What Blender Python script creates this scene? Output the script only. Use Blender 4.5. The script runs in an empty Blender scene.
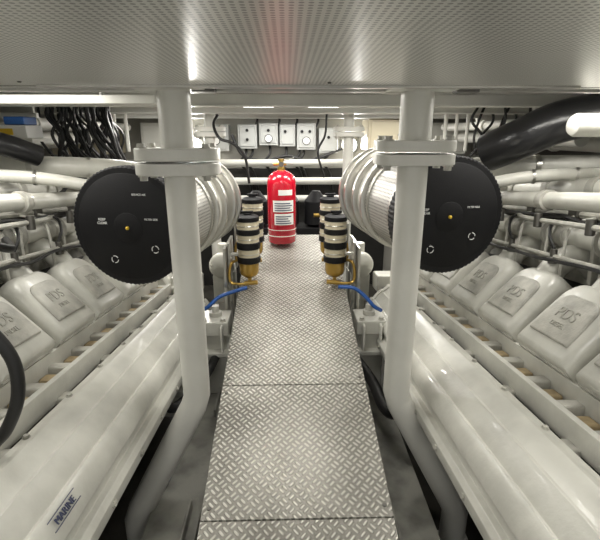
import bpy, bmesh, math, random
from mathutils import Vector, Matrix
random.seed(7)
H = 1.45
V = Vector

# ---------------------------------------------------------------- materials
def new_mat(name):
    m = bpy.data.materials.new(name); m.use_nodes = True
    nt = m.node_tree
    return m, nt, nt.nodes['Principled BSDF']

def mat(name, col, rough=.4, metal=0., var=.0, vscale=6., bump=0., bscale=60., emis=None, estr=0, trans=0., coat=0., spec=.5):
    m, nt, b = new_mat(name)
    b.inputs['Base Color'].default_value = (*col, 1)
    b.inputs['Roughness'].default_value = rough
    b.inputs['Metallic'].default_value = metal
    b.inputs['Coat Weight'].default_value = coat
    b.inputs['Specular IOR Level'].default_value = spec
    if trans: b.inputs['Transmission Weight'].default_value = trans
    if emis:
        b.inputs['Emission Color'].default_value = (*emis, 1); b.inputs['Emission Strength'].default_value = estr
    if var or bump:
        tc = nt.nodes.new('ShaderNodeTexCoord')
    if var:
        n = nt.nodes.new('ShaderNodeTexNoise'); n.inputs['Scale'].default_value = vscale; n.inputs['Detail'].default_value = 6
        nt.links.new(tc.outputs['Object'], n.inputs['Vector'])
        r = nt.nodes.new('ShaderNodeValToRGB')
        r.color_ramp.elements[0].position = .3; r.color_ramp.elements[1].position = .62
        r.color_ramp.elements[0].color = (*[c*(1-var) for c in col], 1)
        r.color_ramp.elements[1].color = (*col, 1)
        nt.links.new(n.outputs['Fac'], r.inputs['Fac']); nt.links.new(r.outputs['Color'], b.inputs['Base Color'])
    if bump:
        n2 = nt.nodes.new('ShaderNodeTexNoise'); n2.inputs['Scale'].default_value = bscale
        nt.links.new(tc.outputs['Object'], n2.inputs['Vector'])
        bp = nt.nodes.new('ShaderNodeBump'); bp.inputs['Strength'].default_value = bump; bp.inputs['Distance'].default_value = .002
        nt.links.new(n2.outputs['Fac'], bp.inputs['Height']); nt.links.new(bp.outputs['Normal'], b.inputs['Normal'])
    return m

WHITE = mat('engine_white_paint', (.645, .64, .58), .33, 0, .22, 8, .3, 90, coat=.12)
WHITE2 = mat('structure_white_paint', (.66, .655, .605), .34, 0, .14, 5, .3, 70)
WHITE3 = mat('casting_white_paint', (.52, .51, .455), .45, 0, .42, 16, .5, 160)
CRANK = mat('crankcase_painted_shade', (.15, .145, .125), .5, 0, .6, 9, .5, 60)  # white engine painted grey here, shade between its parts put into the colour
BILGE = mat('bilge_grey_paint', (.40, .395, .35), .5, 0, .6, 9, .4, 60)
FLOORM = mat('bilge_floor', (.06, .056, .046), .5, 0, .6, 6, .4, 60)  # darkened colour carries the shade down in the bilge
DARK = mat('painted_shade_dark', (.02, .019, .017), .7, 0, .3, 9)  # near-black fill that paints shade in gaps and openings
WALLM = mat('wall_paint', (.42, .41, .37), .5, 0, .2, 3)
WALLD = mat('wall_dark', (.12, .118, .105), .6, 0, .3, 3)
BLACK = mat('black_plastic', (.005, .005, .006), .55, 0, 0, 1, .2, 300, spec=.3)
DUCT = mat('black_lagging', (.012, .012, .013), .28, 0, 0, 1, .5, 40)
RUBBER = mat('black_rubber', (.010, .010, .010), .45)
STEEL = mat('steel', (.55, .54, .50), .28, .95, .15, 20)
DSTEEL = mat('dark_steel', (.16, .155, .14), .4, .8)
RED = mat('red_enamel', (.50, .005, .022), .22, 0, coat=.5)
LABEL = mat('label_white', (.8, .8, .78), .5)
LABELB = mat('label_print', (.06, .07, .13), .5)
BRASS = mat('brass', (.50, .33, .09), .3, .9)
AMBER = mat('amber_bowl', (.42, .26, .045), .15, .35, coat=.5)
CREAM = mat('cream_can', (.58, .52, .38), .35, .1)
TAN = mat('tan_gasket', (.44, .34, .19), .55, 0, .35, 30)
BLUE = mat('blue_hose', (.01, .08, .32), .35)
YELLOW = mat('yellow_plastic', (.75, .50, .03), .4)
BLUEP = mat('blue_plastic', (.03, .13, .42), .4)
GREYP = mat('grey_plastic', (.44, .45, .44), .4)
EMB = mat('embossed_grey', (.36, .355, .31), .45)
LAMP = mat('lamp_diffuser', (1, 1, 1), .5, emis=(1, .98, .93), estr=6)

def N(nt, op, a, b=None, c=None):
    n = nt.nodes.new('ShaderNodeMath'); n.operation = op
    for i, x in enumerate((a, b, c)):
        if x is None: continue
        if isinstance(x, (int, float)): n.inputs[i].default_value = x
        else: nt.links.new(x, n.inputs[i])
    return n.outputs[0]

def tread_mat():
    m, nt, b = new_mat('aluminium_tread_plate')
    tc = nt.nodes.new('ShaderNodeTexCoord'); s = nt.nodes.new('ShaderNodeSeparateXYZ')
    nt.links.new(tc.outputs['Object'], s.inputs[0])
    x, y = s.outputs[0], s.outputs[1]
    c = .0265
    u = N(nt, 'DIVIDE', N(nt, 'ADD', x, y), c*1.4142); v = N(nt, 'DIVIDE', N(nt, 'SUBTRACT', x, y), c*1.4142)
    par = N(nt, 'FLOORED_MODULO', N(nt, 'ADD', N(nt, 'FLOOR', u), N(nt, 'FLOOR', v)), 2.)
    fu, fv = N(nt, 'FRACT', u), N(nt, 'FRACT', v)
    def bars(a, e):
        st = N(nt, 'ABSOLUTE', N(nt, 'SINE', N(nt, 'MULTIPLY', a, math.pi*2)))
        en = N(nt, 'SUBTRACT', 1, N(nt, 'POWER', N(nt, 'ABSOLUTE', N(nt, 'MULTIPLY', N(nt, 'SUBTRACT', e, .5), 2.05)), 4.))
        q = N(nt, 'MULTIPLY', st, N(nt, 'MAXIMUM', en, 0.))
        mr = nt.nodes.new('ShaderNodeMapRange'); mr.interpolation_type = 'SMOOTHSTEP'
        nt.links.new(q, mr.inputs[0]); mr.inputs[1].default_value = .45; mr.inputs[2].default_value = .95
        return mr.outputs[0]
    A, B = bars(fu, fv), bars(fv, fu)
    h = N(nt, 'ADD', N(nt, 'MULTIPLY', A, par), N(nt, 'MULTIPLY', B, N(nt, 'SUBTRACT', 1, par)))
    bp = nt.nodes.new('ShaderNodeBump'); bp.inputs['Strength'].default_value = 1; bp.inputs['Distance'].default_value = .0035
    nt.links.new(h, bp.inputs['Height']); nt.links.new(bp.outputs['Normal'], b.inputs['Normal'])
    n = nt.nodes.new('ShaderNodeTexNoise'); n.inputs['Scale'].default_value = 5; n.inputs['Detail'].default_value = 8
    nt.links.new(tc.outputs['Object'], n.inputs['Vector'])
    f = N(nt, 'ADD', N(nt, 'MULTIPLY', h, .5), N(nt, 'MULTIPLY', n.outputs['Fac'], .5))
    r = nt.nodes.new('ShaderNodeValToRGB')
    r.color_ramp.elements[0].position = .15; r.color_ramp.elements[1].position = .8
    r.color_ramp.elements[0].color = (.17, .163, .14, 1); r.color_ramp.elements[1].color = (.64, .625, .565, 1)
    nt.links.new(f, r.inputs[0]); nt.links.new(r.outputs[0], b.inputs['Base Color'])
    b.inputs['Metallic'].default_value = .5; b.inputs['Roughness'].default_value = .38
    return m
TREAD = tread_mat()

def perf_mat(name, sp, col, hole, rough, metal, rad=.28):
    m, nt, b = new_mat(name)
    tc = nt.nodes.new('ShaderNodeTexCoord'); s = nt.nodes.new('ShaderNodeSeparateXYZ')
    nt.links.new(tc.outputs['Object'], s.inputs[0])
    fx = N(nt, 'SUBTRACT', N(nt, 'FRACT', N(nt, 'DIVIDE', s.outputs[0], sp)), .5)
    fy = N(nt, 'SUBTRACT', N(nt, 'FRACT', N(nt, 'DIVIDE', s.outputs[1], sp)), .5)
    if name.startswith('mesh'):
        fy = N(nt, 'SUBTRACT', N(nt, 'FRACT', N(nt, 'DIVIDE', s.outputs[2], sp)), .5)
        fx = N(nt, 'SUBTRACT', N(nt, 'FRACT', N(nt, 'DIVIDE', s.outputs[1], sp)), .5)
    d = N(nt, 'SQRT', N(nt, 'ADD', N(nt, 'MULTIPLY', fx, fx), N(nt, 'MULTIPLY', fy, fy)))
    mk = N(nt, 'LESS_THAN', d, rad)
    mx = nt.nodes.new('ShaderNodeMix'); mx.data_type = 'RGBA'
    nt.links.new(mk, mx.inputs[0]); mx.inputs[6].default_value = (*col, 1); mx.inputs[7].default_value = (*hole, 1)
    nt.links.new(mx.outputs[2], b.inputs['Base Color'])
    b.inputs['Metallic'].default_value = metal; b.inputs['Roughness'].default_value = rough
    return m
CEILM = perf_mat('perforated_ceiling_metal', .0095, (.66, .65, .61), (.26, .255, .24), .30, .25, .30)
MESHM = perf_mat('mesh_perforated_steel', .012, (.46, .45, .42), (.10, .10, .095), .35, .6)

# ---------------------------------------------------------------- geometry helpers
def basis(d):
    d = V(d).normalized()
    a = V((0, 0, 1)) if abs(d.z) < .9 else V((1, 0, 0))
    x = a.cross(d).normalized(); y = d.cross(x)
    return x, y, d

def box(bm, c, s, R=None):
    m = Matrix.Translation(V(c))
    if R is not None: m = m @ R
    m = m @ Matrix.Diagonal((s[0], s[1], s[2], 1))
    bmesh.ops.create_cube(bm, size=1, matrix=m)

def bx(bm, x0, x1, y0, y1, z0, z1):
    box(bm, ((x0+x1)/2, (y0+y1)/2, (z0+z1)/2), (abs(x1-x0), abs(y1-y0), abs(z1-z0)))

def rings(bm, rs, cap=True, closed=False):
    vr = [[bm.verts.new(p) for p in r] for r in rs]
    n = len(vr[0])
    for i in range(len(vr)-1):
        for j in range(n):
            k = (j+1) % n
            bm.faces.new((vr[i][j], vr[i][k], vr[i+1][k], vr[i+1][j]))
    if cap:
        bm.faces.new(list(reversed(vr[0]))); bm.faces.new(vr[-1])

def lathe(bm, prof, o, d=(0, 0, 1), seg=32):
    x, y, z = basis(d); o = V(o); rs = []
    for r, h in prof:
        r = max(r, .0005)
        rs.append([o + z*h + x*(r*math.cos(2*math.pi*k/seg)) + y*(r*math.sin(2*math.pi*k/seg)) for k in range(seg)])
    rings(bm, rs)

def cyl(bm, p0, p1, r0, r1=None, seg=20):
    p0, p1 = V(p0), V(p1); r1 = r0 if r1 is None else r1
    lathe(bm, [(r0, 0), (r1, (p1-p0).length)], p0, p1-p0, seg)

def smooth_pts(pts, n=6):
    P = [V(p) for p in pts]
    if len(P) < 3: return P
    P = [P[0]*2-P[1]] + P + [P[-1]*2-P[-2]]
    out = []
    for i in range(1, len(P)-2):
        a, b, c, d = P[i-1:i+3]
        for k in range(n):
            t = k/n
            out.append(.5*((2*b)+(c-a)*t+(2*a-5*b+4*c-d)*t*t+(3*b-a-3*c+d)*t**3))
    out.append(P[-2]); return out

def sweep(bm, pts, r, seg=12, smooth=True, n=6):
    P = smooth_pts(pts, n) if smooth else [V(p) for p in pts]
    t = (P[1]-P[0]).normalized(); x, y, _ = basis(t); rs = []
    for i, p in enumerate(P):
        t = (P[min(i+1, len(P)-1)]-P[max(i-1, 0)]).normalized()
        x = (x - t*x.dot(t)).normalized(); y = t.cross(x)
        rr = r if not callable(r) else r(i/(len(P)-1))
        rs.append([p + x*(rr*math.cos(2*math.pi*k/seg)) + y*(rr*math.sin(2*math.pi*k/seg)) for k in range(seg)])
    rings(bm, rs)

def extr(bm, pts, M, d0, d1):
    rings(bm, [[M @ V((a, b, d0)) for a, b in pts], [M @ V((a, b, d1)) for a, b in pts]])

def hexbolt(bm, p, d, r=.009, h=.009):
    lathe(bm, [(r*1.35, 0), (r*1.35, h*.25), (r, h*.26), (r, h)], p, d, 6)

def frame(o, up, nrm):
    up, nrm = V(up).normalized(), V(nrm).normalized()
    r = up.cross(nrm).normalized()
    M = Matrix.Identity(4)
    for i in range(3): M[i][0], M[i][1], M[i][2], M[i][3] = r[i], up[i], nrm[i], o[i]
    return M

def finish(bm, name, m, bevel=0, ang=35, bseg=2):
    bmesh.ops.recalc_face_normals(bm, faces=bm.faces)
    for f in bm.faces: f.smooth = True
    for e in bm.edges:
        if len(e.link_faces) == 2 and e.calc_face_angle(0) > math.radians(ang): e.smooth = False
    me = bpy.data.meshes.new(name); bm.to_mesh(me); bm.free(); me.materials.append(m)
    ob = bpy.data.objects.new(name, me); bpy.context.collection.objects.link(ob)
    if bevel:
        md = ob.modifiers.new('bevel', 'BEVEL'); md.width = bevel; md.segments = bseg; md.limit_method = 'ANGLE'
        md.angle_limit = math.radians(35); md.harden_normals = True
    return ob

class Group:
    """A named object: an Empty with parts.  Part geometry is written in room coordinates (z from eye level)."""
    def __init__(s, name, o, rot=(0, 0, 0)):
        s.o = V(o); s.e = bpy.data.objects.new(name, None); s.e.empty_display_size = .1
        s.e.location = s.o + V((0, 0, H)); s.e.rotation_euler = rot
        bpy.context.collection.objects.link(s.e)
    def part(s, name, m, fn, bevel=0, ang=35, bseg=2):
        bm = bmesh.new(); fn(bm)
        bmesh.ops.translate(bm, verts=bm.verts, vec=-s.o)
        ob = finish(bm, name, m, bevel, ang, bseg); ob.parent = s.e; return ob
    def text(s, body, size, M, m, ext=.001, name='lettering'):
        cu = bpy.data.curves.new(name, 'FONT'); cu.body = body; cu.size = size; cu.extrude = ext
        cu.align_x = 'CENTER'; cu.align_y = 'CENTER'
        t = bpy.data.objects.new('tmp', cu); bpy.context.collection.objects.link(t)
        bpy.context.view_layer.update()
        me = bpy.data.meshes.new_from_object(t); bpy.data.objects.remove(t)
        me.transform(M); me.transform(Matrix.Translation(-s.o)); me.materials.clear(); me.materials.append(m)
        ob = bpy.data.objects.new(name, me); bpy.context.collection.objects.link(ob); ob.parent = s.e

def single(name, m, fn, o=(0, 0, 0), bevel=0, ang=35, bseg=2):
    bm = bmesh.new(); fn(bm); o = V(o)
    bmesh.ops.translate(bm, verts=bm.verts, vec=-o)
    ob = finish(bm, name, m, bevel, ang, bseg); ob.location = o + V((0, 0, H)); return ob

# ---------------------------------------------------------------- room shell
ZF = -1.45
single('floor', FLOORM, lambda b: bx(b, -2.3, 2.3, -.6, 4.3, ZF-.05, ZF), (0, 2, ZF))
single('wall_back', WALLM, lambda b: bx(b, -2.3, 2.3, 4.3, 4.36, ZF-.05, .3), (0, 4.3, 0))
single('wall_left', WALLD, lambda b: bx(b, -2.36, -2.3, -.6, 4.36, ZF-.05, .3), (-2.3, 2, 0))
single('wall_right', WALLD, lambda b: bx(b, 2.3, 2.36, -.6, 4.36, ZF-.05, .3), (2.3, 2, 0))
cg = Group('ceiling', (0, 1, .12))
cg.part('perforated_panel', CEILM, lambda b: bx(b, -2.3, 2.3, -.6, 1.30, .12, .135))
def f(b):
    bx(b, -.62, .75, 1.19, 1.215, .113, .121); bx(b, -2.3, 2.3, 1.285, 1.31, .112, .16)
cg.part('panel_edge_strip', STEEL, f, .002)
cg.part('panel_seam', DSTEEL, lambda b: bx(b, -2.3, 2.3, 1.225, 1.231, .1192, .1202))
cg.part('upper_deck_plate', CEILM, lambda b: bx(b, -2.3, 2.3, 1.31, 4.3, .17, .2))
def f(b):
    for x in (-1.5, -.62, .10, .78, 1.6):
        for y in (1.12,): hexbolt(b, (x, y, .119), (0, 0, -1), .004, .003)
    for x in (-.22, .48, 1.1):
        bx(b, x-.03, x+.03, 1.24, 1.28, .108, .12)
cg.part('panel_screws', DSTEEL, f)
def f(b):
    for y in (2.05, 2.75, 3.5): 
        bx(b, -2.3, 2.3, y, y+.05, .125, .17); bx(b, -2.3, 2.3, y-.02, y+.07, .120, .126)
g = Group('ceiling_beam', (0, 2.7, .13)); g.part('beams', WHITE2, f, .004)

g = Group('cable_tray', (-1, 1.7, .1))
def f(b):
    bx(b, -1.9, -.42, 1.50, 1.58, .095, .10); bx(b, -1.9, -.42, 1.495, 1.50, .095, .12); bx(b, -1.9, -.42, 1.58, 1.585, .095, .12)
    for x in (-1.5, -.6): cyl(b, (x, 1.54, .1), (x, 1.54, .17), .006)
g.part('tray', WHITE2, f, .001)

# ---------------------------------------------------------------- walkway
def wz(y): return -.958 + .19*(y-.845)
def whw(y): return .25 + .012*(y-.845)
wk = Group('tread_plate_walkway', (.018, 1.3, wz(1.3)))
def plate(y0, y1):
    def f(b):
        rs = []
        for y in (y0, y1):
            w = whw(y); z = wz(y); rs.append([V((.018-w, y, z)), V((.018+w, y, z)), V((.018+w, y, z-.008)), V((.018-w, y, z-.008))])
        rings(b, rs)
    return f
for i, (a, c) in enumerate(((.25, .895), (.899, 1.385), (1.389, 2.72))):
    wk.part('plate_%d' % (i+1), TREAD, plate(a, c), .0015)
def f(b):
    for sx in (-1, 1):
        rs = []
        for y in (.25, 2.72):
            x = .018+sx*(whw(y)-.02); z = wz(y)-.0085
            rs.append([V((x-.018, y, z)), V((x+.018, y, z)), V((x+.018, y, z-.05)), V((x-.018, y, z-.05))])
        rings(b, rs)
    for y in (.6, 1.0, 1.39, 1.9, 2.4):
        w = whw(y)-.02; z = wz(y)-.06
        bx(b, .018-w, .018+w, y-.02, y+.02, z-.03, z+.005)
        for sx in (-1, 1): bx(b, .018+sx*w-.015, .018+sx*w+.015, y-.015, y+.015, ZF, z)
wk.part('frame_and_legs', WHITE2, f, .002)
def f(b):
    for y in (.93, 1.35, 1.42, 1.9, 2.3):
        for sx in (-1, 1): cyl(b, (.018+sx*(whw(y)-.018), y, wz(y)-.001), (.018+sx*(whw(y)-.018), y, wz(y)+.002), .006)
wk.part('screws', DSTEEL, f)

for s in (-1, 1):
    g = Group('bilge_girder', (s*.42, 1.6, -1.3))
    def f(b):
        bx(b, s*.30, s*.47, .2, 3.2, -1.225, -1.21)
        bx(b, s*.457, s*.47, .2, 3.2, ZF, -1.225); bx(b, s*.30, s*.312, .2, 3.2, ZF, -1.225)
        for y in (.9, 1.7, 2.4): bx(b, s*.33, s*.34, y, y+.3, -1.21, -1.17)
    g.part('plate', BILGE, f, .003)

# ---------------------------------------------------------------- pillars
def pillar(x, y, r, zfl, foot, fw, ft=.030):
    g = Group('support_pillar', (x, y, -.4))
    s = -1 if x < 0 else 1
    top = .118 if y < 1.3 else .17
    g.part('upper_tube', WHITE2, lambda b: cyl(b, (x, y, zfl+.02), (x, y, top), r, seg=32))
    def f(b):
        for z0, z1 in ((zfl-ft, zfl-.003), (zfl+.003, zfl+ft)):
            pts = []
            for k in range(40):
                a = 2*math.pi*k/40
                c_, s_ = math.cos(a), math.sin(a)
                pts.append((fw*math.copysign(abs(c_)**.7, c_), fw*.72*math.copysign(abs(s_)**.7, s_)))
            extr(b, pts, Matrix.Translation((x, y, 0)), z0, z1)
        bx(b, x-fw*.8, x+fw*.8, y-r*1.6, y+r*1.6, top-.006, top)
    g.part('flange_plates', WHITE2, f, .005)
    def f(b):
        for dx in (-.75, .75):
            for dy in (-.42, .42):
                p = (x+dx*fw, y+dy*fw, zfl-ft); hexbolt(b, p, (0, 0, -1), .011, .014)
                hexbolt(b, (p[0], p[1], zfl+ft), (0, 0, 1), .011, .012)
    g.part('flange_bolts', WHITE3, f)
    if foot:
        g.part('lower_tube', WHITE2, lambda b: sweep(b, [(x, y, zfl-.02), (x, y, -.82), (x+s*.012, y-.005, -.86), (x+s*.20, y-.07, -1.21), (x+s*.215, y-.075, -1.25), (x+s*.215, y-.075, ZF)], r*.96, 28, False))
        g.part('foot_plate', WHITE2, lambda b: bx(b, x+s*.215-.05, x+s*.215+.085, y-.16, y+.01, ZF, ZF+.02), .003)
    else:
        g.part('lower_tube', WHITE2, lambda b: cyl(b, (x, y, ZF), (x, y, zfl-.02), r, seg=24))
pillar(-.306, 1.28, .045, -.070, True, .115, .036)
pillar(.357, 1.28, .045, -.047, True, .112, .033)
pillar(-.50, 3.0, .034, .02, False, .1)
pillar(.40, 3.0, .034, .02, False, .1)

# ---------------------------------------------------------------- air filters
def air_filter(c0, c1, s):
    c0, c1 = V(c0), V(c1); d = (c1-c0).normalized(); L = (c1-c0).length
    g = Group('air_filter_housing', c0)
    def f(b):
        x, y, z = basis(d); rs = []
        for r, h in ((.194, -.002), (.199, .003), (.199, .045), (.19, .05)):
            rs.append([c0 + z*h + x*((r+(.0012 if k % 4 < 2 else -.0008))*math.cos(2*math.pi*k/320)) + y*((r+(.0012 if k % 4 < 2 else -.0008))*math.sin(2*math.pi*k/320)) for k in range(320)])
        rings(b, rs)
        lathe(b, [(.176, -.003), (.178, -.002), (.178, 0)], c0, d, 96)
        lathe(b, [(.048, -.005), (.05, -.004), (.05, 0)], c0, d, 48)
    g.part('end_cap', BLACK, f, 0, 30)
    g.part('cap_nut', YELLOW, lambda b: lathe(b, [(.003, -.012), (.006, -.010), (.006, -.005), (.006, 0)], c0, d, 6))
    g.part('mesh_element', MESHM, lambda b: lathe(b, [(.182, .05), (.182, L*.54)], c0, d, 64))
    g.part('seam_band', STEEL, lambda b: [lathe(b, [(.187, L*q), (.187, L*q+.018)], c0, d, 64) for q in (.10, .44)])
    g.part('shell', WHITE3, lambda b: lathe(b, [(.184, L*.52), (.19, L*.54), (.19, L*.6), (.182, L*.62), (.176, L*.72), (.176, L*.8), (.165, L*.86), (.165, L), (.15, L+.03), (.09, L+.05)], c0, d, 64))
    g.part('clamp_rings', STEEL, lambda b: [lathe(b, [(.19, L*q), (.2, L*q+.004), (.2, L*q+.022), (.19, L*q+.026)], c0, d, 64) for q in (.5, .66, .84, .96)], .001)
    e = c1 + d*.02
    g.part('outlet_elbow', WHITE, lambda b: sweep(b, [e, e+V((s*.02, .10, -.02)), e+V((s*.12, .17, -.08)), e+V((s*.25, .16, -.2))], .085, 24))
    nn = -d; up = V((0, 0, 1)); 
    o = c0 - d*.004
    r = up.cross(nn).normalized()
    g.text('KEEP\nCLEAR', .012, frame(o + r*(-.09) + up*.02, up, nn), LABEL, .0006)
    g.text('FILTER SIDE', .009, frame(o + r*.085 + up*.03, up, nn), LABEL, .0006)
    g.text('SERVICE AIR', .009, frame(o + r*.05 + up*.11, up, nn), LABEL, .0006)
    def f(b):
        for q, (qx, qy) in ((0, (.09, -.07)), (1, (-.06, -.11))):
            for a in range(3):
                t0 = a*2*math.pi/3+.5*q; t1 = t0+1.5
                p = [o + r*(qx+.012*math.cos(t0+(t1-t0)*k/4)) + up*(qy+.012*math.sin(t0+(t1-t0)*k/4)) for k in range(5)]
                sweep(b, p, .0013, 6, False)
    g.part('recycling_mark', LABEL, f)
air_filter((-.529, 1.45, -.294), (-.41, 2.08, -.29), -1)
air_filter((.540, 1.45, -.262), (.43, 2.08, -.25), 1)

# ---------------------------------------------------------------- engines
def engine(s):
    X0 = .95
    g = Group('marine_diesel_engine', (s*X0, 1.6, -.1728), (-math.atan(.108), 0, 0))
    OZ = -.1728
    def P(x, y, z): return V((s*x, y, z+OZ))
    def bX(b, x0, x1, y0, y1, z0, z1): bx(b, s*x0, s*x1, y0, y1, z0+OZ, z1+OZ)
    YA, YB = .22, 2.45
    rnd = random.Random(11+s)
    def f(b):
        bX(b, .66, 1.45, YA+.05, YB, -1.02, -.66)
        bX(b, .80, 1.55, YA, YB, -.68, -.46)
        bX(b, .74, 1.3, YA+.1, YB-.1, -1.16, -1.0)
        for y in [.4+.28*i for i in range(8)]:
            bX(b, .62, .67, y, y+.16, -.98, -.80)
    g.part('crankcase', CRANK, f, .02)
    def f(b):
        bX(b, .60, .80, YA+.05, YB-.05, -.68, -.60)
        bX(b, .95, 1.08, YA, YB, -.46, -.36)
    g.part('crankcase_gap_shade', DARK, f)  # solid dark boxes standing in for shade under the rails and in the valley
    prof = [(.43, -.775), (.418, -.755), (.418, -.725), (.430, -.712), (.446, -.71), (.446, -.69), (.436, -.672), (.440, -.645), (.458, -.62), (.466, -.614), (.473, -.617), (.484, -.600),
            (.505, -.580), (.512, -.572), (.520, -.574), (.545, -.556), (.568, -.548), (.582, -.552), (.588, -.562), (.610, -.564), (.618, -.575), (.61, -.59), (.60, -.60), (.60, -.72), (.5, -.79)]
    def f(b):
        rings(b, [[P(x, y, z) for x, z in prof] for y in (YA, 2.32)])
        rings(b, [[P(.52+(x-.52)*1.1, y, -.65+(z+.65)*1.1) for x, z in prof] for y in (2.32, 2.36)])
    g.part('side_cover', WHITE, f, .002, 40)
    def f(b):
        for y in [YA+.1+.2*i for i in range(11)]:
            hexbolt(b, P(.600, y, -.563), (0, 0, 1), .007, .007)
            hexbolt(b, P(.419, y, -.738), (-s, 0, .2), .008, .007)
    g.part('side_cover_bolts', WHITE3, f)
    def f(b):
        sweep(b, [P(.52, YA, -.86), P(.52, 2.2, -.86)], .028, 16)
        sweep(b, [P(.58, YA, -.95), P(.58, 1.2, -.95), P(.62, 2.2, -.92)], .020, 16)
        for y in (.6, 1.1, 1.6, 2.0): cyl(b, P(.52, y, -.86), P(.52, y+.03, -.86), .036)
    g.part('coolant_pipes', WHITE, f)
    def f(b):
        for (x0, z0, r) in ((.50, -.80, .010), (.56, -.82, .013), (.60, -1.0, .016)):
            pts = []; y = YA+.2
            while y < 2.2:
                pts.append(P(x0+rnd.uniform(-.03, .03), y, z0+rnd.uniform(-.035, .02))); y += .2
            sweep(b, pts, r, 8, True, 4)
    g.part('lower_hoses', RUBBER, f)
    def f(b):
        bX(b, .640, .658, YA, 2.35, -.59, -.522)
        bX(b, .712, .726, YA, 2.35, -.565, -.490)
        sweep(b, [P(.685, YA, -.57), P(.685, 2.3, -.57)], .008, 10)
    g.part('rails', WHITE, f, .004)
    def f(b):
        y = YA+.03
        while y < 2.3:
            bX(b, .65, .72, y, y+.04, -.56, -.525); y += .14
        for y in [YA+.07+.28*i for i in range(8)]:
            bX(b, .60, .645, y, y+.05, -.60, -.575)
    g.part('rail_brackets', WHITE3, f, .006)
    def f(b):
        y = YA+.105
        while y < 2.3:
            bX(b, .664, .708, y, y+.045, -.590, -.536); y += .14
        for i in range(8): bX(b, .726, .752, .34+.28*i-.04, .34+.28*i+.03, -.54, -.49)
    g.part('gasket_blocks', TAN, f, .006)
    a = math.radians(47)
    up = V((s*math.cos(a), 0, math.sin(a))); nr = V((-s*math.sin(a), 0, math.cos(a)))
    w0, w1, h0, h1, rc = .126, .116, -.12, .135, .065
    face = [(-w0, h0), (w0, h0), (w0-.002, h0+.06), (w0-.005, 0)]
    for k in range(9):
        t = k/8*math.pi/2; face.append((w1-rc+rc*math.cos(t), h1-rc+rc*math.sin(t)))
    for k in range(9):
        t = math.pi/2+k/8*math.pi/2; face.append((-w1+rc+rc*math.cos(t), h1-rc+rc*math.sin(t)))
    face += [(-w0+.005, 0), (-w0+.002, h0+.06)]
    covers = [.30+.28*i for i in range(8)]
    def f(b):
        for y in covers:
            M = frame(P(.80, y, -.40), up, nr)
            rs = []
            for k, d in ((1.0, -.10), (1.0, .0), (.99, .012), (.965, .026), (.92, .038), (.86, .045), (.80, .048)):
                rs.append([M @ V((px*k, py*k, d)) for px, py in face])
            rings(b, rs)
    g.part('head_covers', WHITE, f, 0, 60)
    def f(b):
        for y in covers:
            M = frame(P(.80, y, -.40), up, nr)
            fr = [(px*.70, py*.56+.0) for px, py in face]
            rings(b, [[M @ V((px, py, .044)) for px, py in fr], [M @ V((px, py, .052)) for px, py in fr], [M @ V((px*.95, py*.95, .055)) for px, py in fr]])
            bxp = [(-.118, -.124), (.118, -.124), (.118, -.104), (-.118, -.104)]
            extr(b, bxp, M, .0, .014)
    g.part('cover_plaques', WHITE3, f, .002)
    def f(b):
        for y in covers:
            M = frame(P(.80, y, -.40), up, nr)
            for px, py in ((-.105, -.098), (.105, -.098), (-.10, .02), (.10, .02), (-.05, .112), (.05, .112)):
                hexbolt(b, M @ V((px, py, .018)), nr, .008, .020)
    g.part('cover_bolts', WHITE3, f)
    for y in covers[1:6]:
        M = frame(P(.80, y, -.40) + up*.012, up, nr) @ Matrix.Translation((0, 0, .055))
        g.text('PDS', .05, M, EMB, .002, 'raised_letters')
        g.text('DIESEL', .020, M @ Matrix.Translation((0, -.038, 0)), EMB, .0015, 'raised_letters_small')
    def f(b):
        for y in covers:
            sweep(b, [P(.88, y+.02, -.31), P(.93, y+.02, -.255), P(.99, y+.01, -.24), P(1.05, y, -.30)], .042, 18)
    g.part('intake_runners', WHITE, f)
    def f(b):
        sweep(b, [P(.98, YA, -.175), P(.98, 2.25, -.175)], .036, 28)
        sweep(b, [P(.93, YA, -.055), P(.93, 1.9, -.055), P(.86, 2.15, -.06), P(.74, 2.25, -.08)], .030, 28)
        sweep(b, [P(1.12, YA, -.02), P(1.12, 2.3, -.02)], .045, 28)
    g.part('charge_air_pipes', WHITE, f)
    def f(b):
        for y in [.36+.28*i for i in range(7)]:
            cyl(b, P(.98, y, -.175), P(.98, y+.035, -.175), .045, seg=28)
            cyl(b, P(1.12, y+.06, -.02), P(1.12, y+.10, -.02), .053, seg=28)
            cyl(b, P(.98, y+.1, -.175), P(.98, y+.11, -.175), .050, seg=28)
            bX(b, .965, .985, y+.14, y+.16, -.40, -.20); bX(b, 1.11, 1.13, y+.14, y+.16, -.2, -.06)
        for y in (.7, 1.1, 1.55): cyl(b, P(.93, y, -.055), P(.93, y+.03, -.055), .038, seg=28)
    g.part('pipe_couplings', WHITE3, f, .003)
    def f(b):
        for y in (.74, 1.14, 1.59): cyl(b, P(.93, y, -.055), P(.93, y+.008, -.055), .032, seg=28)
        for y in [.41+.28*i for i in range(7)]: cyl(b, P(.98, y, -.175), P(.98, y+.008, -.175), .038, seg=28)
    g.part('hose_clips', STEEL, f)
    def f(b):
        for y in covers:
            for q in (-.05, .05):
                sweep(b, [P(.88, y+q, -.30), P(.885, y+q, -.24), P(.905, y+q+.02, -.16), P(.95, y+q+.05, -.125), P(1.03, y+q+.06, -.11)], .0055, 8)
        sweep(b, [P(.885, YA, -.235), P(.885, 2.2, -.235)], .008, 8)
        sweep(b, [P(.90, YA, -.125), P(.90, 1.5, -.125), P(.95, 1.8, -.12)], .009, 8)
        sweep(b, [P(1.03, YA, -.105), P(1.03, 2.2, -.105)], .012, 8)
    g.part('fuel_lines', WHITE3, f)
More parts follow.
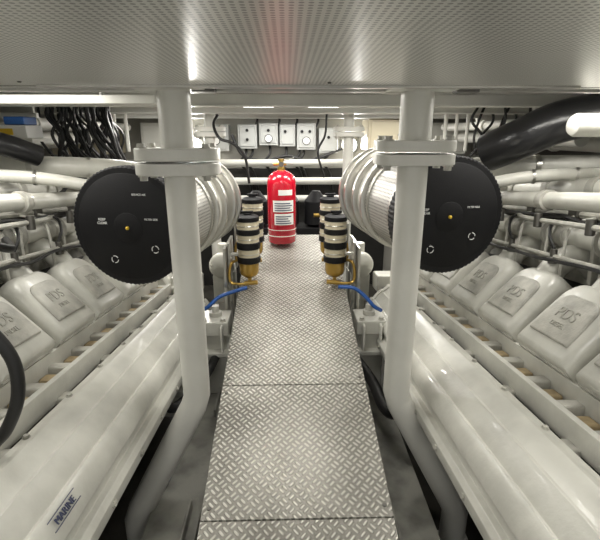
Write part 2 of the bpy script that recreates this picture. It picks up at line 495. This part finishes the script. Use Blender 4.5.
    def f(b):
        for y in covers:
            lathe(b, [(.016, 0), (.016, .02), (.011, .024), (.011, .05)], P(.885, y, -.26), (0, 0, 1), 12)
            box(b, P(1.03, y+.12, -.10), (.04, .05, .04))
            cyl(b, P(.895, y+.13, -.15), P(.895, y+.13, -.10), .014)
    g.part('injector_connectors', DSTEEL, f, .003)
    def f(b):
        for x0, z0, r in ((1.04, -.06, .011), (.955, -.115, .008), (1.20, .05, .012), (.86, -.245, .006), (1.06, -.13, .014)):
            pts = []; y = YA
            while y < 2.3:
                pts.append(P(x0+rnd.uniform(-.015, .015), y, z0+rnd.uniform(-.012, .012))); y += .14
            sweep(b, pts, r, 8, True, 3)
        for y in covers:
            sweep(b, [P(.955, y+.07, -.115), P(.92, y+.08, -.13), P(.89, y+.04, -.17), P(.885, y, -.21)], .0055, 6)
            if rnd.random() < .6:
                sweep(b, [P(1.04, y, -.06), P(1.0, y+.06, .0), P(1.1, y+.1, .055), P(1.22, y+.12, .05)], .008, 8)
    g.part('wiring_harness', RUBBER, f)
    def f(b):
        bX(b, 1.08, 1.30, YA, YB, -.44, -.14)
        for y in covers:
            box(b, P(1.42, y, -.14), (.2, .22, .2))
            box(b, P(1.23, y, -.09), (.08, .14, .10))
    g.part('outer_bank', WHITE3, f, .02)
    def f(b):
        for i, (x, z) in enumerate(((1.22, .02), (1.32, .05), (1.42, .02))):
            sweep(b, [P(x, YA, z), P(x+.02, 1.0, z+.01), P(x-.02, 1.6, z-.01), P(x-.05, 2.2, z)], .016+.006*(i % 2), 14)
        bX(b, 1.15, 1.33, 1.5, 1.74, -.02, .06)
        lathe(b, [(.04, 0), (.05, .01), (.05, .14), (.04, .15)], P(1.2, 1.08, -.03), (0, .0, 1), 24)
        lathe(b, [(.035, 0), (.045, .01), (.045, .2), (.03, .21)], P(1.24, .80, .045), (s*-.2, 1, 0), 24)
    g.part('top_pipes', WHITE, f, .004)
    def f(b):
        lathe(b, [(.28, 0), (.30, .02), (.30, .06), (.26, .08), (.24, .3), (.2, .36)], P(.95, 2.42, -.64), (0, 1, 0), 48)
        bX(b, .55, .80, 2.36, 2.62, -.72, -.55)
        bX(b, .50, .66, 2.40, 2.55, -.60, -.50)
    g.part('bell_housing', WHITE, f, .01)
    def f(b):
        lathe(b, [(.05, 0), (.11, .02), (.13, .06), (.13, .12), (.10, .15), (.06, .16), (.06, .24)], P(.80, 2.10, -.17), (-s*.2, 1, 0), 40)
        sweep(b, [P(.80, 2.2, -.05), P(.92, 2.2, -.03), P(1.1, 2.2, -.05), P(1.3, 2.2, -.1)], .06, 24)
    g.part('turbocharger', WHITE3, f)
    def f(b):
        sweep(b, [P(.66, 2.05, .06), P(.8, 1.98, .075), P(1.05, 1.9, .08), P(1.5, 1.86, .08)], .042, 24)
        sweep(b, [P(.78, 1.78, .0), P(.95, 1.72, .03), P(1.2, 1.66, .04), P(1.6, 1.6, .04)], .024, 18)
    g.part('crossover_ducts', WHITE, f)
    def f(b):
        for p, q in ((P(.85, 1.965, .076), P(.865, 1.96, .077)), (P(1.05, 1.90, .08), P(1.07, 1.897, .08))): cyl(b, p, q, .046, seg=24)
        for p, q in ((P(.95, 1.72, .03), P(.96, 1.717, .031)), (P(1.1, 1.685, .037), P(1.11, 1.68, .037))): cyl(b, p, q, .028, seg=24)
    g.part('duct_clamps', STEEL, f)
    def f(b):
        for y in (.75, 2.0):
            bX(b, .52, .80, y, y+.12, -1.02, -.99); bX(b, .54, .66, y, y+.12, -1.12, -1.02)
    g.part('mounting_feet', WHITE, f, .006)
    if s < 0:
        lf = frame(P(.4485, .77, -.6325), V((s*.018, 0, .025)), V((-s*.025, 0, .018)))
        g.text('MARINE', .020, lf @ Matrix.Translation((0, .0, .0035)), LABELB, .0012, 'cover_label')
        def f(b):
            for q in (-.0105, .0125):
                extr(b, [(-.05, q), (.05, q), (.05, q+.0012), (-.05, q+.0012)], lf, .002, .0045)
        g.part('cover_label_frame', LABELB, f)
    return g
engine(1); engine(-1)

# ---------------------------------------------------------------- fire extinguisher
ex, ey = -.037, 2.58; ez = wz(ey)+.017
g = Group('fire_extinguisher', (ex, ey, ez))
R = .084
g.part('cylinder', RED, lambda b: lathe(b, [(R*.9, 0), (R, .008), (R, .345), (R*.97, .365), (R*.85, .388), (R*.6, .407), (R*.32, .417), (.02, .42), (.02, .43)], (ex, ey, ez), seg=48), 0, 50)
g.part('seam_bands', LABEL, lambda b: [lathe(b, [(R+.0012, a), (R+.0012, c)], (ex, ey, ez), seg=48) for a, c in ((.045, .049), (.082, .085))])
def arc(b, r, z0, z1, a0, a1, n=16):
    vs = []
    for k in range(n+1):
        a = a0+(a1-a0)*k/n
        vs.append((b.verts.new((ex+r*math.sin(a), ey-r*math.cos(a), ez+z0)), b.verts.new((ex+r*math.sin(a), ey-r*math.cos(a), ez+z1))))
    for k in range(n): b.faces.new((vs[k][0], vs[k+1][0], vs[k+1][1], vs[k][1]))
g.part('label', LABEL, lambda b: [arc(b, R+.0015, .19, .255, -.6, .9), arc(b, R+.0015, .115, .18, -.5, .9), arc(b, R+.0015, .285, .315, -.2, .8)])
g.part('label_print', LABELB, lambda b: [arc(b, R+.0022, .197+.013*k, .203+.013*k, -.48, .76-.14*(k % 2)) for k in range(4)] + [arc(b, R+.0022, .122+.013*k, .128+.013*k, -.4, .7-.12*(k % 3)) for k in range(4)])
def f(b):
    lathe(b, [(.022, .42), (.022, .435), (.013, .437), (.013, .47), (.018, .472), (.018, .482)], (ex, ey, ez), seg=16)
    cyl(b, (ex-.045, ey, ez+.452), (ex+.03, ey, ez+.452), .008, seg=12)
g.part('valve', BRASS, f)
g.part('lever', STEEL, lambda b: [box(b, (ex+.03, ey, ez+.475), (.09, .018, .005), Matrix.Rotation(-.3, 4, 'Y')), box(b, (ex+.03, ey, ez+.457), (.08, .016, .005), Matrix.Rotation(.1, 4, 'Y'))], .001)
g.part('gauge', DSTEEL, lambda b: lathe(b, [(.014, 0), (.014, .012)], (ex, ey-.014, ez+.452), (0, -1, 0), 20))

# ---------------------------------------------------------------- fuel filters
def fuel_filter(x, y, z):
    g = Group('fuel_filter', (x, y, z)); o = (x, y, z)
    g.part('bowl', AMBER, lambda b: lathe(b, [(.012, .0), (.03, .004), (.046, .02), (.05, .035), (.05, .085)], o))
    g.part('drain_valve', BRASS, lambda b: cyl(b, (x, y, z-.025), (x, y, z+.004), .01))
    g.part('black_rings', BLACK, lambda b: [lathe(b, [(.054, a), (.058, a+.003), (.058, c-.003), (.054, c)], o) for a, c in ((.080, .112), (.15, .185), (.222, .25))], 0)
    g.part('can', CREAM, lambda b: lathe(b, [(.053, .1), (.053, .285), (.05, .292)], o), 0)
    g.part('steel_rim', STEEL, lambda b: [lathe(b, [(.055, a), (.056, a+.002), (.055, a+.004)], o) for a in (.125, .20, .265)], 0)
    def f(b):
        lathe(b, [(.056, .288), (.056, .308), (.045, .315), (.02, .318), (.02, .325)], o)
        cyl(b, (x-.028, y, z+.33), (x+.028, y, z+.33), .006)
    g.part('lid', BLACK, f)
    sg = -1 if x < 0 else 1
    g.part('bracket', STEEL, lambda b: [box(b, (x+sg*.07, y, z+.12), (.06, .03, .012)), box(b, (x+sg*.095, y, z+.06), (.01, .05, .24))], .001)
    def f(b):
        sweep(b, [(x+sg*.05, y-.01, z+.095), (x+sg*.085, y-.05, z+.08), (x+sg*.09, y-.06, z+.0), (x+sg*.05, y-.065, z-.015), (x-sg*.03, y-.06, z-.01)], .007, 10)
        cyl(b, (x+sg*.02, y-.06, z-.013), (x-sg*.045, y-.06, z-.008), .011)
    g.part('fuel_pipe', BRASS, f)
for s in (-1, 1):
    fuel_filter(.018+s*.215, 2.12, wz(2.12)+.03)
    fuel_filter(.018+s*.205, 2.32, wz(2.32)+.05)
    g = Group('filter_stand', (.018+s*.33, 2.2, -.9))
    X = .018+s*.325
    def f(b):
        bx(b, X-.006, X+.006, 2.04, 2.34, wz(2.1)+.0, wz(2.1)+.2)
        for y in (2.07, 2.33): cyl(b, (X, y, ZF), (X, y, wz(2.1)), .012)
    g.part('frame', STEEL, f, .001)

def hose(name, m, pts, r): single(name, m, lambda b: sweep(b, pts, r, 14), pts[0])
hose('blue_hose', BLUE, [(-.20, 2.0, -.70), (-.27, 1.98, -.715), (-.33, 1.95, -.73), (-.37, 1.92, -.76), (-.42, 1.94, -.80)], .009)
hose('blue_hose', BLUE, [(.24, 2.0, -.70), (.31, 1.98, -.70), (.36, 1.95, -.73), (.40, 1.92, -.77), (.44, 1.94, -.80)], .009)
hose('blue_hose', BLUE, [(.52, 1.12, -1.02), (.56, 1.10, -1.06), (.62, 1.08, -1.07), (.68, 1.1, -1.02)], .010)
hose('blue_hose', BLUE, [(-.40, 1.45, -1.06), (-.43, 1.40, -1.12), (-.44, 1.30, -1.18), (-.50, 1.40, -1.20)], .010)
hose('black_hose', RUBBER, [(.30, 1.9, -1.0), (.36, 1.7, -1.03), (.375, 1.5, -1.03), (.40, 1.42, -1.0), (.46, 1.45, -.93), (.50, 1.6, -.9)], .024)
hose('black_hose', RUBBER, [(-.33, 2.0, -.98), (-.37, 1.75, -1.02), (-.45, 1.5, -1.02), (-.5, 1.5, -.94)], .02)
hose('black_hose', RUBBER, [(-.93, .9, -.22), (-.80, .86, -.245), (-.66, .82, -.30), (-.585, .8, -.36), (-.550, .8, -.43), (-.555, .8, -.51), (-.59, .8, -.585), (-.64, .82, -.64)], .013)
hose('black_hose', RUBBER, [(-.95, 1.05, -.25), (-.88, 1.05, -.22), (-.80, 1.1, -.25), (-.77, 1.2, -.30), (-.84, 1.3, -.30)], .012)
hose('black_hose', RUBBER, [(-1.15, 1.35, -.23), (-1.08, 1.32, -.19), (-1.0, 1.35, -.20), (-.95, 1.42, -.26), (-.98, 1.5, -.32)], .017)
hose('black_hose', RUBBER, [(.62, .90, -.92), (.545, .88, -.90), (.53, .87, -.865), (.545, .88, -.82), (.62, .9, -.80)], .017)

for s in (-1, 1):
    x = .018+s*.37
    g = Group('engine_mount', (x, 1.95, -1.0))
    def f(b):
        bx(b, x-.07, x+.07, 1.88, 2.04, -.90, -.83)
        bx(b, x-.055, x+.055, 1.90, 2.02, -.98, -.90)
        bx(b, x-.07, x+.07, 1.86, 2.06, -1.0, -.975)
        bx(b, x-.06, x+.06, 1.89, 2.03, -1.21, -1.0)
        for q in (-.04, .04): bx(b, x+q-.006, x+q+.006, 1.85, 1.89, -.97, -.84)
    g.part('bracket', WHITE, f, .008)
    def f(b):
        lathe(b, [(.03, 0), (.03, .02), (.018, .022), (.018, .05)], (x, 1.97, -.83), seg=16)
        for q in (-.045, .045): hexbolt(b, (x+q, 1.90, -.83), (0, 0, 1), .012, .014)
    g.part('adjusting_nut', WHITE3, f)
    g = Group('sea_water_pump', (.018+s*.36, 2.55, -.8))
    xx = .018+s*.40
    def f(b):
        lathe(b, [(.06, 0), (.075, .01), (.075, .05), (.055, .06), (.055, .2)], (xx, 2.42, -.72), (0, 1, 0), 32)
        bx(b, xx-.06, xx+.06, 2.45, 2.62, -.95, -.78)
        cyl(b, (xx, 2.5, -.72), (xx, 2.5, -.6), .03); bx(b, xx-.04, xx+.04, 2.46, 2.6, -1.21, -.95)
    g.part('housing', WHITE, f, .008)

# ---------------------------------------------------------------- back of room
g = Group('electrical_box', (-.1, 4.27, .0))
BX = ((-.36, .17, -.12, .09), (-.17, .17, -.09, .10), (.0, .14, -.10, .09), (.17, .17, -.13, .10), (-.64, .22, -.14, .09), (.37, .17, -.16, .06))
def f(b):
    for x, w, z0, z1 in BX:
        bx(b, x-w/2, x+w/2, 4.14, 4.3, z0, z1)
        bx(b, x-w*.4, x+w*.4, 4.13, 4.14, z0+.02, z1-.02)
g.part('boxes', GREYP, f, .008)
g.part('switches', BLACK, lambda b: [cyl(b, (x, 4.115, z), (x, 4.13, z), .013) for x, z in ((-.36, .04), (-.36, -.04), (-.17, .04), (-.02, .03), (.13, .03), (.2, .03), (.37, -.02), (-.64, .03))])
g.part('gauge_faces', LABEL, lambda b: [cyl(b, (x, 4.118, z), (x, 4.13, z), .03, seg=28) for x, z in ((-.17, -.03), (.17, -.05), (-.64, -.05))])
g.part('gauge_rims', BLACK, lambda b: [cyl(b, (x, 4.122, z), (x, 4.13, z), .036, seg=28) for x, z in ((-.17, -.03), (.17, -.05), (-.64, -.05))])
def f(b):
    for x in (-.39, -.33, -.17, -.02, .1, .14, .37):
        sweep(b, [(x, 4.23, -.06), (x+.01, 4.18, -.16), (x-.04, 4.15, -.24), (x+.02, 4.18, -.34), (x+.05, 4.2, -.5)], .012, 8)
    sweep(b, [(-.5, 4.13, .0), (-.4, 4.12, -.18), (-.2, 4.11, -.22), (0, 4.12, -.18), (.2, 4.12, -.22), (.5, 4.15, -.12)], .013, 8)
    for x in (-.28, -.08, .08, .27): sweep(b, [(x, 4.2, .17), (x+.01, 4.18, .12), (x-.02, 4.17, .06)], .011, 8)
g.part('cables', RUBBER, f)
single('bulkhead_shade_slab', DARK, lambda b: bx(b, -1.0, .95, 4.22, 4.28, ZF, -.30), (0, 4.25, -.7))  # dark slab on the wall, painted as the shade of an opening
for z in (-.24, -.40, -.56):
    single('wall_pipe', WHITE2, lambda b: [cyl(b, (-1.6, 4.06, z), (1.6, 4.06, z), .032)]+[bx(b, x, x+.03, 4.06, 4.3, z-.02, z+.02) for x in (-1.2, 1.2)], (0, 4.1, z))
g = Group('bilge_pump_unit', (0, 3.4, -.8))
def f(b):
    for x in (-.25, .0, .22):
        lathe(b, [(.05, 0), (.09, .02), (.09, .2), (.06, .24), (.03, .28)], (x, 3.5, -.70), (0, 0, 1), 24)
    bx(b, -.4, .4, 3.4, 3.65, -.80, -.70)
g.part('motors', BLACK, f, .005)
g.part('base', DSTEEL, lambda b: [bx(b, -.42, .42, 3.38, 3.67, -.83, -.80), bx(b, -.38, -.33, 3.4, 3.65, ZF, -.83), bx(b, .33, .38, 3.4, 3.65, ZF, -.83)])
g.part('brass_fittings', BRASS, lambda b: [cyl(b, (x, 3.42, -.6), (x+.08, 3.42, -.6), .018) for x in (-.3, -.05, .2)])
hose('hanging_cable', RUBBER, [(-.44, 2.95, .12), (-.46, 2.9, .06), (-.42, 2.86, -.02), (-.34, 2.85, -.05), (-.27, 2.88, -.13), (-.25, 2.9, -.3)], .009)
hose('hanging_cable', RUBBER, [(.28, 3.3, .15), (.27, 3.3, .0), (.22, 3.3, -.12), (.27, 3.3, -.3)], .008)
def cabinet(x, y, z, w, d, h, m, nm='equipment_cabinet'):
    g = Group(nm, (x, y, z))
    g.part('case', m, lambda b: bx(b, x-w/2, x+w/2, y, y+d, z-h/2, z+h/2), .01)
    g.part('door', m, lambda b: bx(b, x-w*.42, x+w*.42, y-.008, y, z-h*.42, z+h*.42), .004)
    g.part('latch', DSTEEL, lambda b: [cyl(b, (x+w*.32, y-.02, z), (x+w*.32, y-.008, z), .01), bx(b, x+w*.32-.005, x+w*.32+.005, y-.026, y-.02, z-.02, z+.02)])
cabinet(-1.10, 3.92, -.03, .28, .37, .26, WHITE2)
cabinet(-1.75, 3.92, -.03, .5, .37, .26, CREAM)
cabinet(.78, 3.6, -.0, .30, .3, .24, CREAM)
cabinet(1.35, 3.92, -.03, .4, .37, .26, WHITE2)
cabinet(1.95, 3.92, -.03, .4, .37, .26, WHITE2)
for s in (-1, 1):
    g = Group('overhead_pipework', (s*1.5, 2.9, .0))
    def f(b):
        for i, (x, z, r) in enumerate(((1.35, .06, .03), (1.5, -.02, .04), (1.68, .05, .025), (1.85, -.05, .05))):
            sweep(b, [(s*x, 2.3, z), (s*x, 3.4, z), (s*(x-.05), 3.8, z)], r, 18)
            for y in (2.5, 3.1): cyl(b, (s*x, y, z), (s*x, y+.03, z), r+.01, seg=18)
        for y in (2.45, 3.15): bx(b, s*1.3, s*1.95, y, y+.025, .085, .11); 
        for x in (1.32, 1.92): bx(b, s*x-.008, s*x+.008, 2.45, 2.47, .1, .17)
        for k in range(3): cyl(b, (s*(1.0+.07*k), 2.9, -.1), (s*(1.0+.07*k), 2.9, .17), .011)
    g.part('pipes', WHITE2, f, .001)
    def f(b):
        for k in range(7):
            x = s*(1.12+.05*k); y = 2.7+.04*(k % 3)
            sweep(b, [(x, y, .17), (x+random.uniform(-.04, .04), y, .08), (x+random.uniform(-.06, .06), y, -.02), (x+random.uniform(-.05, .05), y, -.12)], .008, 8)
    g.part('hanging_wires', RUBBER, f)
g = Group('storage_shelf', (-1.75, 2.75, -.06))
g.part('shelf', WHITE2, lambda b: [bx(b, -2.0, -1.15, 2.10, 2.28, -.03, -.015), bx(b, -1.65, -1.60, 2.15, 2.2, ZF, -.03)], .002)
g.part('blue_boxes', BLUEP, lambda b: [bx(b, -1.50, -1.36, 2.12, 2.24, -.015, .025), bx(b, -1.28, -1.19, 2.13, 2.24, .045, .08)], .004)
g.part('white_boxes', LABEL, lambda b: [bx(b, -1.34, -1.18, 2.12, 2.26, -.015, .043), bx(b, -1.50, -1.38, 2.13, 2.26, .027, .075)], .004)
g.part('yellow_boxes', YELLOW, lambda b: [bx(b, -1.31, -1.24, 2.115, 2.12, .0, .028), bx(b, -1.47, -1.41, 2.122, 2.13, .035, .06), bx(b, -1.75, -1.55, 2.12, 2.25, -.015, .05)], .001)
g = Group('cable_bundle', (-1.0, 2.3, 0))
def f(b):
    for i in range(34):
        x = -1.14+.0085*i+random.uniform(-.012, .012); y = 2.3+random.uniform(-.06, .06)
        sweep(b, [(x, y, .17), (x+random.uniform(-.04, .04), y, .09), (x+random.uniform(-.02, .07), y-.02, .0), (x+random.uniform(.0, .12), y, -.12), (x+.1, y+.1, -.25)], random.choice((.006, .008, .010)), 8)
g.part('cables', RUBBER, f)
g = Group('exhaust_duct', (1.3, 1.8, .05))
def f(b):
    sweep(b, [(1.75, 1.68, .085), (1.40, 1.68, .085), (1.18, 1.70, .075), (1.02, 1.72, .045), (.92, 1.77, -.01), (.84, 1.88, -.07)], .078, 32)
    cyl(b, (1.30, 1.69, .083), (1.27, 1.69, .082), .086, seg=32)
g.part('lagged_pipe', DUCT, f)
g = Group('exhaust_duct', (-1.3, 1.7, .05))
def f(b):
    sweep(b, [(-1.5, 1.62, .03), (-1.22, 1.66, .01), (-1.08, 1.74, -.03), (-1.0, 1.85, -.08)], .042, 24)
g.part('lagged_pipe', DUCT, f)
g = Group('expansion_cylinder', (1.1, 1.45, .03))
g.part('tank', WHITE, lambda b: lathe(b, [(.012, 0), (.03, .008), (.036, .02), (.036, .5), (.02, .52)], (.90, 1.45, .03), (1, .1, .0), 32))
g.part('straps', STEEL, lambda b: [lathe(b, [(.038, a), (.038, a+.015)], (.90, 1.45, .03), (1, .1, 0), 32) for a in (.12, .3)])
g.part('hanger', STEEL, lambda b: [bx(b, x, x+.012, 1.46, 1.475, .05, .17) for x in (1.03, 1.2)])

# ---------------------------------------------------------------- lamps
K = .58
def lamp(x, y, z, w, d, power, col=(1, .965, .90)):
    g = Group('fluorescent_or_fill_lamp', (x, y, z))
    g.part('body', WHITE2, lambda b: bx(b, x-w/2-.01, x+w/2+.01, y-d/2-.01, y+d/2+.01, z-.005, z+.012), .003)
    g.part('diffuser', LAMP, lambda b: bx(b, x-w/2, x+w/2, y-d/2, y+d/2, z-.012, z-.005), .003)
    L = bpy.data.lights.new('tube_or_fill_light', 'AREA'); L.shape = 'RECTANGLE'; L.size = w; L.size_y = d; L.energy = power*K; L.color = col
    o = bpy.data.objects.new('tube_or_fill_light', L); bpy.context.collection.objects.link(o); o.parent = g.e; o.location = (0, 0, -.016)
for s in (-1, 1):
    lamp(s*.75, .15, .108, .7, .14, 8)  # added fill lamps, out of view above the camera
    lamp(s*1.0, 1.38, .158, .8, .08, 8)  # added fill lamps over the engines, hidden behind the panel edge
    lamp(s*.64, 2.4, .155, .5, .12, 10)
    lamp(s*.8, 3.2, .155, .8, .12, 10)
lamp(.02, 1.55, .158, .3, .12, 6)  # added fill lamp, hidden behind the panel edge to light the far end
lamp(-.15, 2.4, .150, .16, .12, 4); lamp(.19, 2.4, .150, .16, .12, 4)
lamp(.0, 3.85, .155, .8, .12, 8)
# round lights added on the aft wall, made up for ceiling hotspots
for x in (-.86, .58):
    g = Group('added_hotspot_lamp', (x, 4.28, -.09))
    g.part('rim', STEEL, lambda b: lathe(b, [(.085, 0), (.085, .03), (.07, .04)], (x, 4.30, -.09), (0, -1, 0), 32))
    g.part('lens', LAMP, lambda b: lathe(b, [(.068, .03), (.066, .05), (.045, .065), (.01, .07)], (x, 4.30, -.09), (0, -1, 0), 32))
    L = bpy.data.lights.new('hotspot_light', 'AREA'); L.shape = 'DISK'; L.size = .13; L.energy = 7; L.color = (1, .97, .92)
    o = bpy.data.objects.new('hotspot_light', L); bpy.context.collection.objects.link(o); o.parent = g.e
    o.location = (0, -.06, 0); o.rotation_euler = (math.radians(-90), 0, 0)

w = bpy.data.worlds.new('World'); bpy.context.scene.world = w; w.use_nodes = True
w.node_tree.nodes['Background'].inputs[0].default_value = (1, .985, .94, 1)
w.node_tree.nodes['Background'].inputs[1].default_value = .56
bpy.context.scene.view_settings.view_transform = 'Standard'

cam = bpy.data.cameras.new('camera'); co = bpy.data.objects.new('camera', cam); bpy.context.collection.objects.link(co)
cam.sensor_fit = 'HORIZONTAL'; cam.sensor_width = 36; cam.lens = 36*440/600; cam.clip_start = .02
co.location = (0, 0, H); co.rotation_euler = (math.radians(90-17.06), 0, -math.atan(12/440))
bpy.context.scene.camera = co
